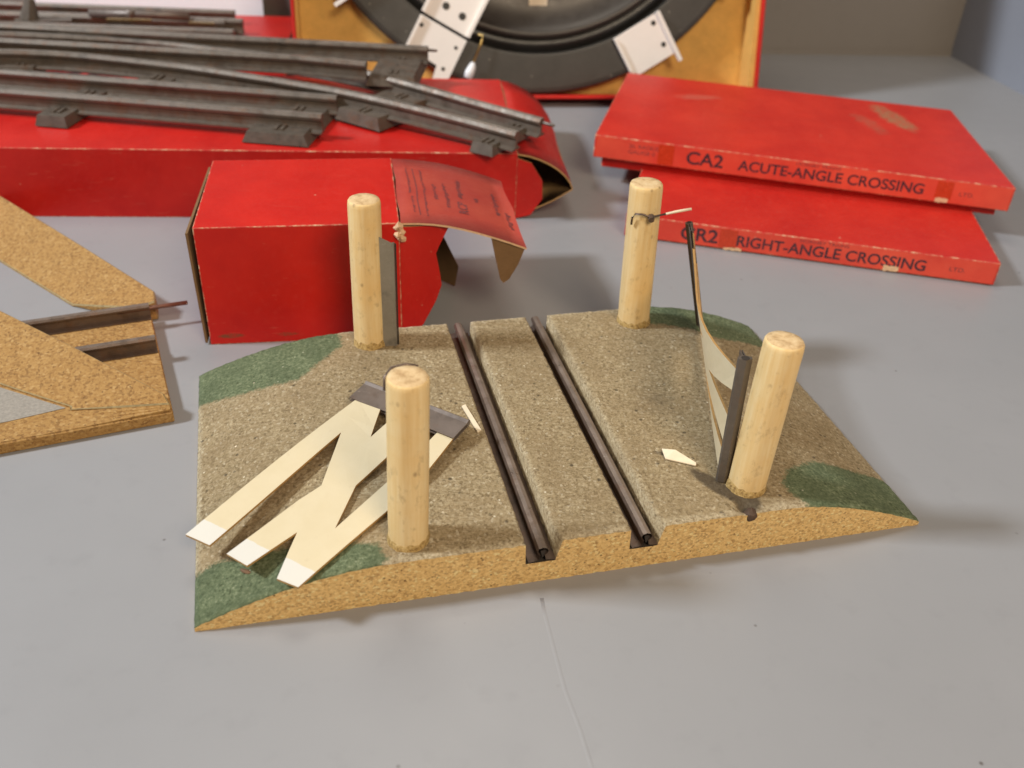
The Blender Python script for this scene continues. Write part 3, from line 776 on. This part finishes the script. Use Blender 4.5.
m.build('worn_print', M_inkfade, tf, fix=False)
# ink capitals on the flap
P0 = flap_pt(RW + 3.18, 1.5, .02); PX = flap_pt(RW + 3.18, 3.0, .02) - P0; PY = flap_pt(RW + 2.9, 1.5, .02) - P0
X = PX.normalized(); Y = (PY - X * PY.dot(X)).normalized(); Zv = X.cross(Y)
TMx = Matrix((X, Y, Zv)).transposed().to_4x4(); TMx.translation = P0
text('lettering', 'RCP', TMx, .62, tf, M_inkfade, 1.15, .012)

# the long box behind, tracks on its lid
GM = frame(-.31, 50.88, 0, .11); GL, GD, GH = 38, 14.4, 3.98
lb = thing('red_carton', 'long low red carton lying under the tinplate tracks, its end flap hanging open', 'box', tuple(GM @ Vector((-GL / 2, GD / 2, 0))), 'open red cartons')
carton(GM, -GL, 0, GD, GH, lb, [M_red, M_card, M_cardtan])
rows2 = []
for i in range(8):
    t = i / 7; x = .04 + 3.3 * math.sin(t * 1.35) / math.sin(1.35); z = GH - .04 - 2.15 * t ** 1.5
    rows2.append([(x + .06 * math.sin(k * 1.7), .05 + k * (GD - .1) / 6 + (.25 * t if k == 0 else 0) - (.9 * t * t if k == 6 else 0), z - .12 * math.sin(k * 1.1) * t) for k in range(7)])
ef = curved_flap(GM, rows2, (-.03, 0, -.09), lb, 'end_flap', [M_red, M_card, M_cardtan])
curved_flap(GM, [[(3.32, .3 + k * 2.2, 1.8) for k in range(6)], [(2.2, .15 + k * 2.2, 1.15) for k in range(6)], [(.75, .35 + k * 2.1, .35) for k in range(6)]], (0, 0, -.09), ef, 'tuck_flap', [M_cardtan, M_red, M_cardtan])
panel(GM, [(0, 0, .05), (.9, .05, .25), (1.55, .15, 1.2), (1.5, .15, 2.3), (.8, .05, 3.4), (0, 0, 3.7)], (0, .1, 0), lb, 'dust_flap', [M_card, M_red, M_cardtan])

# ------------------------------------------------------------------ flat spine boxes at the right
def flat_box(name, label, M, L, D, Hh, lidh, tray, spine_text, seed, extra):
    t = thing(name, label, 'box', tuple(M @ Vector((L / 2, D / 2, 0))), 'flat crossing boxes')
    blobs = [((*(Vector((L * .30, D * .25, Hh)) - Vector((0, 0, 0))), 3.2, .7, 5, .4, .6, 1.5), (.60, .10, .06), .5)]
    body = MB(); z0 = Hh - lidh
    tp = extra.get('taper', 0)
    body.prism([M @ Vector(p) for p in ((0, 0, z0), (L, 0, z0), (L - tp, D, z0), (0, D, z0))], M.to_3x3() @ Vector((0, 0, lidh)))
    lid = body.build('lid', [extra['mat'], M_edge], t, bevel=.05, bevel_mat=1, segs=2)
    m = MB(); m.prism([M @ Vector(p) for p in ((.12, -.004, z0 + .05), (L - .1, -.004, z0 + .05), (L - .1, -.004, Hh - .055), (.12, -.004, Hh - .055))], M.to_3x3() @ Vector((0, -.012, 0)))
    sp = m.build('spine_label', M_spine, lid)
    m = MB(); i = tray
    P = [(i, i, 0), (L - i, i, 0), (L - i - tp, D - i, 0), (i, D - i, 0)]
    a = [m.vert(M @ Vector((x, y, extra.get('drop', 0) * (1 - x / L)))) for x, y, z in P]; b = [m.vert(M @ Vector((x, y, Hh - .12))) for x, y, z in P]
    m.face(a[::-1]); m.face(b)
    for k in range(4): j = (k + 1) % 4; m.face((a[k], a[j], b[j], b[k]))
    m.build('tray', [M_red, M_edge], t, bevel=.05, bevel_mat=1)
    def tm(x, z): return M @ (Matrix.Translation((x, -.018, z)) @ Matrix.Rotation(math.pi / 2, 4, 'X'))
    for (txt, x, z, size, sx, mat, bold) in spine_text:
        text('lettering', txt, tm(x, z0 + z), size, sp, mat, sx, bold)
    for (x0_, x1_, za, zb, mat, nm) in extra['patches']:
        m = MB(); rnd = random.Random(seed + x0_)
        pts = []
        for k in range(7): pts.append((x0_ + (x1_ - x0_) * k / 6, z0 + za + rnd.uniform(-.05, .05)))
        for k in range(7): pts.append((x1_ - (x1_ - x0_) * k / 6, z0 + zb + rnd.uniform(-.05, .05)))
        m.prism([M @ Vector((x, -.0165, z)) for x, z in pts], M.to_3x3() @ Vector((0, -.014, 0))); m.build(nm, mat, sp)
    return t

UM = frame(4.35, 56.65, 1.42, math.radians(-12.3), math.radians(.35))
LWr = frame(5.97, 49.2, 0, math.radians(-11.6))
M_lidA = mat_red('red_lid_scuffed', (.57, .020, .012), .42, .35, [((7.1, 2.3, 1.5, .95, 3.4, 30, .2, .55, 1.2), (.30, .20, .10), .85), ((5.0, .8, 1.5, .7, 2.6, 30, .25, .8, 1.4), (.34, .12, .07), .5), ((-6, 4.5, 1.5, 2.2, .7, 30, 0., .7, 1.3), (.55, .16, .11), .6)])
M_lidB = mat_red('red_lid_plain', (.53, .018, .012), .45, .3)
flat_box('spine_box', 'red flat box lettered CA2 acute-angle crossing, uppermost of the two', UM, 24.5, 14.6, 1.92, 1.42, .5,
         [('CA2', 5.72, .36, 1.10, 1.10, M_ink, .022), ('ACUTE-ANGLE CROSSING', 8.90, .38, .88, 1.04, M_ink, .016), ('HORNBY TRAINS', 12.2, 1.14, .26, 1.3, M_inkfade, 0), ('2ft. RADIUS', 2.15, .88, .34, 1.1, M_inkfade, 0), ('GAUGE 0', 2.15, .52, .34, 1.2, M_inkfade, 0), ('LTD.', 21.6, .55, .34, 1.2, M_inkfade, 0)],
         11, dict(mat=M_lidA, taper=1.6, drop=-.25, patches=[(4.0, 4.95, .1, 1.32, M_tape, 'tape_strip'), (20.3, 21.2, .28, 1.3, M_tape, 'tape_strip'), (20.4, 21.1, .04, .32, M_tornpaper, 'torn_patch')]))
flat_box('spine_box', 'red flat box lettered right-angle crossing, lying under the acute-angle one', LWr, 19.95, 13.6, 1.36, 1.28, .10,
         [('CR2', 3.12, .28, 1.08, 1.08, M_ink, .022), ('RIGHT-ANGLE CROSSING', 6.22, .29, .88, 1.0, M_ink, .016), ('HORNBY TRAINS', 9.6, 1.02, .26, 1.3, M_inkfade, 0), ('LTD.', 17.5, .5, .34, 1.2, M_inkfade, 0)],
         23, dict(mat=M_lidB, taper=.6, patches=[(5.3, 6.25, .12, 1.2, M_tape, 'tape_strip'), (5.6, 6.6, -.02, .14, M_tornpaper, 'torn_patch'), (14.2, 15.0, .02, .34, M_tornpaper, 'torn_patch')]))

# ------------------------------------------------------------------ tinplate tracks on the long box
TP = [(a * 1.35, b * 1.5) for a, b in ((-.32, 0), (-.32, .05), (-.09, .10), (-.06, .40), (-.17, .47), (-.20, .58), (-.12, .70), (.12, .70), (.20, .58), (.17, .47), (.06, .40), (.09, .10), (.32, .05), (.32, 0))]
def spline(pts, n=24):
    P = [Vector(p) for p in pts]; out = []
    for i in range(len(P) - 1):
        p0 = P[max(0, i - 1)]; p1 = P[i]; p2 = P[i + 1]; p3 = P[min(len(P) - 1, i + 2)]
        for k in range(n):
            t = k / n
            out.append(.5 * ((2 * p1) + (p2 - p0) * t + (2 * p0 - 5 * p1 + 4 * p2 - p3) * t * t + (3 * p1 - p0 - 3 * p2 + p3) * t ** 3))
    out.append(P[-1]); return out
def sleeper(parent, c_, d, hw, hl, h, mat=None, holes=True):
    """pressed tin sleeper: flat top, sloped skirts; c_ top centre, d track direction, hw half width along, hl half length across"""
    d = Vector(d).normalized(); sd = Vector((d.y, -d.x, 0)).normalized(); u = sd.cross(d).normalized()
    m = MB(); c_ = Vector(c_) + Vector((0, -.95, .24)); h += .2; hl -= .5
    k = .85
    tp = [c_ + d * (a * hw * k) + sd * (b * (hl - .15)) for a, b in ((-1, -1), (1, -1), (1, 1), (-1, 1))]
    bt = [c_ + d * (a * hw) + sd * (b * hl) - u * h for a, b in ((-1, -1), (1, -1), (1, 1), (-1, 1))]
    th = .05
    m.prism(tp, -u * th)
    for i in (0, 2):
        j = i + 1
        n_ = ((bt[j] - bt[i]).cross(tp[i] - bt[i])).normalized() * th
        m.prism([tp[i], tp[j], bt[j], bt[i]], n_)
    for i in (1, 3):
        j = (i + 1) % 4
        n_ = ((bt[j] - bt[i]).cross(tp[i] - bt[i])).normalized() * th
        # skirts along the length stop short, ends fold into small lugs
        a0 = bt[i].lerp(tp[i], .0); a1 = bt[j].lerp(tp[j], .0)
        m.prism([tp[i], tp[j], a1, a0], n_)
    o = m.build('sleeper', mat or M_trackdark, parent)
    if holes:
        m = MB(); p = c_ + u * .004; m.tube([p, p + u * .008], .09, 10); m.build('nail_hole', M_slot, o)
        for sg in (-1, 1):
            m = MB()
            for q in (-.18, .18):
                p = c_ + sd * sg * 1.72 + d * q; m.box(Matrix.Translation(p) @ Matrix(((d.x, sd.x, 0, 0), (d.y, sd.y, 0, 0), (d.z, sd.z, 1, 0), (0, 0, 0, 1))), -.09, .09, -.42, .42, -.02, .10)
            m.build('rail_clip', M_track, o)
    return o

def rail_obj(parent, pts, drop=1.05, pin=None):
    P = [Vector(p) + Vector((0, -.95, .35 - drop)) for p in pts]
    m = MB(); m.sweep(P, TP, worn=(6,)); o = m.build('rail', [M_track, M_trackhead], parent)
    if pin:
        t = (P[-1] - P[-2]).normalized(); m = MB(); e_ = P[-1] + Vector((0, 0, .82)); m.tube([e_ - t * .5, e_ + t * pin, e_ + t * (pin + .12)], [.10, .10, .05], 8); m.build('joint_pin', M_tin, o)
    return o

cur = thing('track_section', 'curved tinplate track crossing over the others and pointing toward the open flap', 'track', (-12, 59, 4), 'tinplate track sections')
near = spline([(-40.5, 57.2, 6.1), (-32.84, 58.8, 6.0), (-28.4, 59.4, 5.88), (-22.91, 59.05, 5.71), (-19.57, 58.55, 5.61), (-13.89, 57.2, 5.45), (-10.0, 56.0, 5.34), (-4.98, 53.74, 5.19), (-.43, 51.35, 5.05)], 6)
far = spline([(-41.5, 61.3, 6.1), (-34.74, 62.9, 6.0), (-26.2, 63.9, 5.74), (-20.2, 63.3, 5.6), (-15.3, 62.6, 5.45), (-10.76, 60.95, 5.34), (-6.78, 58.7, 5.23), (-2.6, 56.1, 5.1), (.95, 53.95, 5.01)], 6)
rail_obj(cur, near); rail_obj(cur, far, pin=.75)
for (c_, d, hw, hl, h) in (((-8.6, 56.9, 4.60), (.86, -.51, -.02), 1.7, 3.0, .5), ((-1.25, 53.3, 4.40), (.88, -.47, 0), .75, 2.9, .38), ((-22.6, 60.2, 4.95), (1, -.09, -.03), 1.15, 3.5, .5), ((-31.5, 60.9, 5.22), (1, .1, -.02), 1.0, 3.1, .45)):
    sleeper(cur, c_, d, hw, hl, h, M_trackdark if hw < 1 else M_track)
fr = thing('track_section', 'straight tinplate track lying lowest, nearest the front edge of the long carton', 'track', (-22, 54, 4), 'tinplate track sections')
rail_obj(fr, [(-42, 55.2, 5.1), (-30.84, 54.25, 5.1), (-22.4, 53.55, 5.1), (-11.4, 52.5, 5.1)]); rail_obj(fr, [(-42, 58.8, 5.1), (-31, 57.75, 5.1), (-20, 56.8, 5.1), (-11.2, 56.0, 5.1)])
for (c_, hw, hl) in (((-13.6, 53.9, 4.39), 1.9, 3.3), ((-26.5, 54.9, 4.39), .95, 3.3)):
    sleeper(fr, c_, (1, -.09, 0), hw, hl, .38)
re_ = thing('track_section', 'straight tinplate track lying farthest back, its pin touching the silver plate', 'track', (-20, 62, 5), 'tinplate track sections')
rail_obj(re_, [(-44, 64.0, 6.3), (-35.1, 64.0, 6.25), (-26, 64.05, 6.2), (-15.3, 63.95, 6.2), (-6.6, 63.75, 6.2)], pin=.5)
rail_obj(re_, [(-44, 60.4, 6.3), (-33, 60.5, 6.25), (-24.4, 60.4, 6.2), (-14.2, 60.1, 6.2), (-10.0, 59.6, 6.15)])
for (c_, hw) in (((-8.4, 62.1, 5.48), 1.6), ((-29, 62.2, 5.5), 1.0)):
    sleeper(re_, c_, (1, -.02, 0), hw, 3.1, .45, M_track)

# ------------------------------------------------------------------ turntable standing in its box against the back panel
ta = math.radians(9.4); tl = math.radians(14)
TO = Vector((-17.06, 69.04, .7))
ex = Vector((math.cos(ta), math.sin(ta), 0)); ey = Vector((-math.sin(ta) * math.sin(tl), math.cos(ta) * math.sin(tl), math.cos(tl))); en = ex.cross(ey)
TM = Matrix((ex, ey, en)).transposed().to_4x4(); TM.translation = TO        # x right, y up the face, z toward the viewer
TW, TT, TDp = 35.9, 36.5, 2.6
tb = thing('turntable_box', 'open red edged box with yellow inside leaning on the back panel', 'box', tuple(TM @ Vector((TW / 2, 0, -TDp))))
m = MB(); m.box(TM, .1, TW - .1, .1, TT - .1, -TDp, -TDp + .15); m.build('inner_card', M_yellow, tb)
m = MB(); wt = .26
m.box(TM, 0, TW, 0, wt, -TDp - .05, 0); m.box(TM, 0, TW, TT - wt, TT, -TDp - .05, 0)
m.box(TM, 0, wt, wt, TT - wt, -TDp - .05, 0); m.box(TM, TW - wt, TW, wt, TT - wt, -TDp - .05, 0)
m.build('rim', M_redbright, tb, bevel=.06)
m = MB(); lt = .2
m.box(TM, wt, wt + lt, wt, TT - wt, -TDp, -.5); m.build('lining', M_yellow, tb)
m = MB(); m.box(TM, TW - wt - lt * 2, TW - wt, wt, TT - wt, -TDp, -.4); m.build('lining', M_yellow, tb)
tt = thing('turntable', 'dark grey round railway turntable with silver track plates, standing in the open box', 'turntable', tuple(TM @ Vector((18.2, 18.3, -2.2))))
CX, CY, R = 18.2, 18.25, 17.9
def disc(name, prof, mat, parent, smooth=True, n=120):
    m = MB(); rs = []
    for r_, z_ in prof:
        rs.append([m.vert(TM @ Vector((CX + r_ * math.cos(2 * math.pi * k / n), CY + r_ * math.sin(2 * math.pi * k / n), z_))) for k in range(n)])
    for r0, r1 in zip(rs, rs[1:]):
        for k in range(n): j = (k + 1) % n; m.face((r0[k], r0[j], r1[j], r1[k]), 0, smooth)
    if prof[-1][0] < .5: m.face(rs[-1])
    return m.build(name, mat, parent)
disc('outer_ring', [(R, -2.3), (R, -1.1), (R - .12, -.98), (R - .4, -.95), (15.15, -.95), (15.0, -1.0), (14.95, -1.5), (14.9, -2.3)], M_ring, tt, False)
disc('groove', [(14.97, -1.9), (14.6, -1.75), (14.3, -1.55), (14.0, -1.75), (13.6, -1.9)], M_black, tt, True)
disc('pit', [(14.1, -2.2), (13.85, -1.3), (13.7, -1.12), (13.5, -1.1), (13.3, -1.25), (13.0, -1.7), (11, -1.85), (.2, -1.85)], M_pit, tt, True)
def radial(deg):
    """frame on the turntable face: x across, y outward from the centre, deg from straight down, to the right"""
    a = math.radians(deg); d = Vector((math.sin(a), -math.cos(a), 0)); sx = Vector((math.cos(a), math.sin(a), 0))
    Mx = Matrix((sx, d, Vector((0, 0, 1)))).transposed().to_4x4(); Mx.translation = Vector((CX, CY, 0)); return TM @ Mx
def hole(M, x, y, z, r, parent, name='hole'):
    m = MB(); m.tube([M @ Vector((x, y, z)), M @ Vector((x, y, z + .012))], r, 14, smooth=False); m.build(name, M_black, parent)
D0 = radial(-28.4)
m = MB(); m.prism([D0 @ Vector(p) for p in ((-1.95, -14.6, -.9), (1.95, -14.6, -.9), (1.95, 14.72, -.9), (-1.95, 14.72, -.9))], TM.to_3x3() @ Vector((0, 0, .2)))
dk = m.build('bridge_deck', M_silver, tt)
for sx_ in (-1, 1):
    m = MB(); m.sweep([D0 @ Vector((sx_ * 1.9, y, -.7)) for y in (-14.6, 14.7)], [(-.12, 0), (-.12, .3), (.12, .3), (.12, 0)], up=en); m.build('deck_rail', M_silver, dk)
hole(D0, -.55, 13.55, -.69, .28, dk); hole(D0, .85, 13.6, -.69, .28, dk)
def exit_plate(deg, notch):
    D = radial(deg)
    if notch: pts = [(-1.95, 14.95), (1.95, 14.95), (2.0, 18.2), (1.7, 18.75), (.95, 18.75), (.75, 17.6), (-1.9, 17.5)]
    else: pts = [(-1.9, 14.95), (1.9, 14.95), (1.9, 18.3), (-.2, 18.3), (-1.9, 18.3)]
    m = MB(); m.prism([D @ Vector((x, y, -.88)) for x, y in pts], TM.to_3x3() @ Vector((0, 0, .18)))
    pl = m.build('exit_plate', M_silver, tt)
    m = MB(); m.sweep([D @ Vector((-1.85 if notch else -1.85, y, -.7)) for y in (15.0, 17.7)], [(-.1, 0), (-.1, .28), (.1, .28), (.1, 0)], up=en); m.build('plate_rail', M_silver, pl)
    if not notch:
        m = MB(); m.sweep([D @ Vector((1.95, y, -.72)) for y in (14.9, 19.0)], [(-.14, 0), (-.14, .4), (.14, .4), (.14, 0)], up=en); m.build('plate_rail', M_silver, pl)
        hole(D, 1.35, 15.5, -.69, .2, pl); hole(D, 1.35, 17.3, -.69, .2, pl)
    else:
        hole(D, 1.45, 15.8, -.69, .14, pl); hole(D, 1.3, 17.6, -.69, .15, pl); hole(D, -1.55, 15.6, -.69, .16, pl)
exit_plate(-28.4, True); exit_plate(30.5, False); exit_plate(61, False); exit_plate(-58, False); exit_plate(120, False); exit_plate(-120, False); exit_plate(180, False)
m = MB(); m.tube([TM @ Vector(p) for p in ((13.62, 4.62, -.6), (13.98, 4.55, -.55), (13.95, 4.2, -.5), (13.2, 2.5, -.4))], .085, 8); lv = m.build('brass_lever', M_brass, tt)
m = MB(); m.tube([TM @ Vector(p) for p in ((13.24, 2.62, -.45), (13.15, 2.3, -.4), (12.95, 1.9, -.35), (12.8, 1.5, -.35))], [.16, .30, .36, .30], 12); m.build('lever_knob', M_white, lv)
m = MB(); m.prism([TM @ Vector(p) for p in ((17.7, 6.75, -1.83), (19.1, 6.75, -1.83), (19.1, 7.9, -1.83), (17.7, 7.9, -1.83))], TM.to_3x3() @ Vector((0, 0, .02))); m.build('paper_label', M_scrap, tt)

# ------------------------------------------------------------------ heap behind at the far left
FM = frame(-18.6, 72.4, 0, .10)
fb = thing('red_box', 'red box at the back left with dark track pieces heaped on it', 'box', tuple(FM @ Vector((-15, 5, 0))))
m = MB(); m.box(FM, -36, 0, 0, 10.9, 0, 3.3); m.build('lid', [M_red, M_edge], fb, bevel=.06, bevel_mat=1)
m = MB(); m.box(FM, -35.8, -.2, .2, 10.7, -.0, 3.0); m.build('tray', M_card, fb)
def heap_track(name, label, a_, b_, z, sl):
    t = thing(name, label, 'track', tuple((Vector(a_) + Vector(b_)) / 2), 'track pieces heaped at the back')
    a_, b_ = Vector(a_), Vector(b_); d = (b_ - a_).normalized(); sd = Vector((d.y, -d.x, 0))
    for sg in (-1, 1): rail_obj(t, [a_ + sd * 1.7 * sg + Vector((0, 0, .7)), b_ + sd * 1.7 * sg + Vector((0, 0, .7))])
    for q in sl: sleeper(t, a_.lerp(b_, q), d, 1.0, 2.9, .42, None, False)
    return t
heap_track('track_piece', 'dark track piece with a sleeper end showing by the red lid at the back', (-42, 74.3, 3.45), (-22.5, 75.6, 3.45), 0, (.5, .93))
heap_track('track_piece', 'dark track piece slanting over the heap at the back left', (-44, 77.6, 3.4), (-24, 78.6, 3.4), 0, (.3, .6))
m = MB(); m.tube([(-34.2, 75.2, 4.65), (-30.5, 75.6, 4.65), (-26.6, 75.7, 4.65)], .28, 12); m.tube([(-31.2, 75.5, 4.3), (-31.0, 75.4, 5.0)], .28, 10)
tag(m.build('metal_rod', M_tin, None, (-30.5, 75.8, 5)), 'grey metal rod lying on the track heap at the back left', 'rod')
m = MB(); m.box(frame(-31.2, 73.9, 4.52, .12), -1.1, 2.2, -.12, .12, 0, .14); tag(m.build('brass_strip', M_brass, None, (-31, 74.3, 4.6)), 'shining brass strip among the dark tracks at the back left', 'strip')
m = MB(); m.box(frame(-25.2, 74.1, 4.52, .05), -.9, 1.0, -.1, .1, 0, .12); tag(m.build('brass_strip', M_brass, None, (-25.2, 74.6, 4.6)), 'small brass strip beside the sleeper end at the back left', 'strip')
m = MB(); m.tube([(-38.4, 73.8, 3.0), (-38.3, 73.9, 4.4), (-38.0, 74.0, 5.8)], [.9, .7, .35], 9, smooth=False); m.box(frame(-37.5, 73.9, 3.2, .4), -1.8, 2.2, -.8, .8, 0, 1.1)
tag(m.build('points_lever', M_trackdark, None, (-38.2, 73.9, 4)), 'dark upright points lever at the back left corner', 'lever')
wp = MB()
PMx = frame(-23.0, 83.75, 0, .148, 0)
wp.prism([PMx @ Vector(p) for p in ((-19, 0, 0), (0, 0, 0), (0, 1.2, 10), (-19, 1.2, 10))], (0, .08, .02))
tag(wp.build('white_card', M_paper, None, tuple(PMx.translation)), 'white card standing behind the heap of tracks at the back left', 'card')

# ------------------------------------------------------------------ light
def area(name, loc, aim, size, power, color, sy=None):
    L = bpy.data.lights.new(name, 'AREA'); L.energy = power; L.color = color; L.size = size * S
    if sy: L.shape = 'RECTANGLE'; L.size_y = sy * S
    o = bpy.data.objects.new(name, L); COL.objects.link(o); o.location = Vector(loc) * S
    o.rotation_euler = (Vector(aim) - Vector(loc)).to_track_quat('-Z', 'Y').to_euler(); return o
area('window_light', (-140, 18, 122), (0, 36, 0), 21, 37, (.86, .93, 1.0))
area('warm_lamp', (46, -68, 98), (6, 32, 0), 50, 14.8, (1.0, .82, .60))
area('added_back_light', (-5, 78, 125), (0, 40, 0), 40, 3.6, (1.0, .92, .80))  # unseen lamp added overhead at the back to cast soft shadows forward
w = bpy.data.worlds.new('World'); sc.world = w; w.use_nodes = True
w.node_tree.nodes['Background'].inputs[0].default_value = (.96, .96, 1.0, 1); w.node_tree.nodes['Background'].inputs[1].default_value = .115
sc.view_settings.view_transform = 'Standard'; sc.view_settings.look = 'None'; sc.view_settings.exposure = 0; sc.view_settings.gamma = 1
sc.cycles.max_bounces = 6
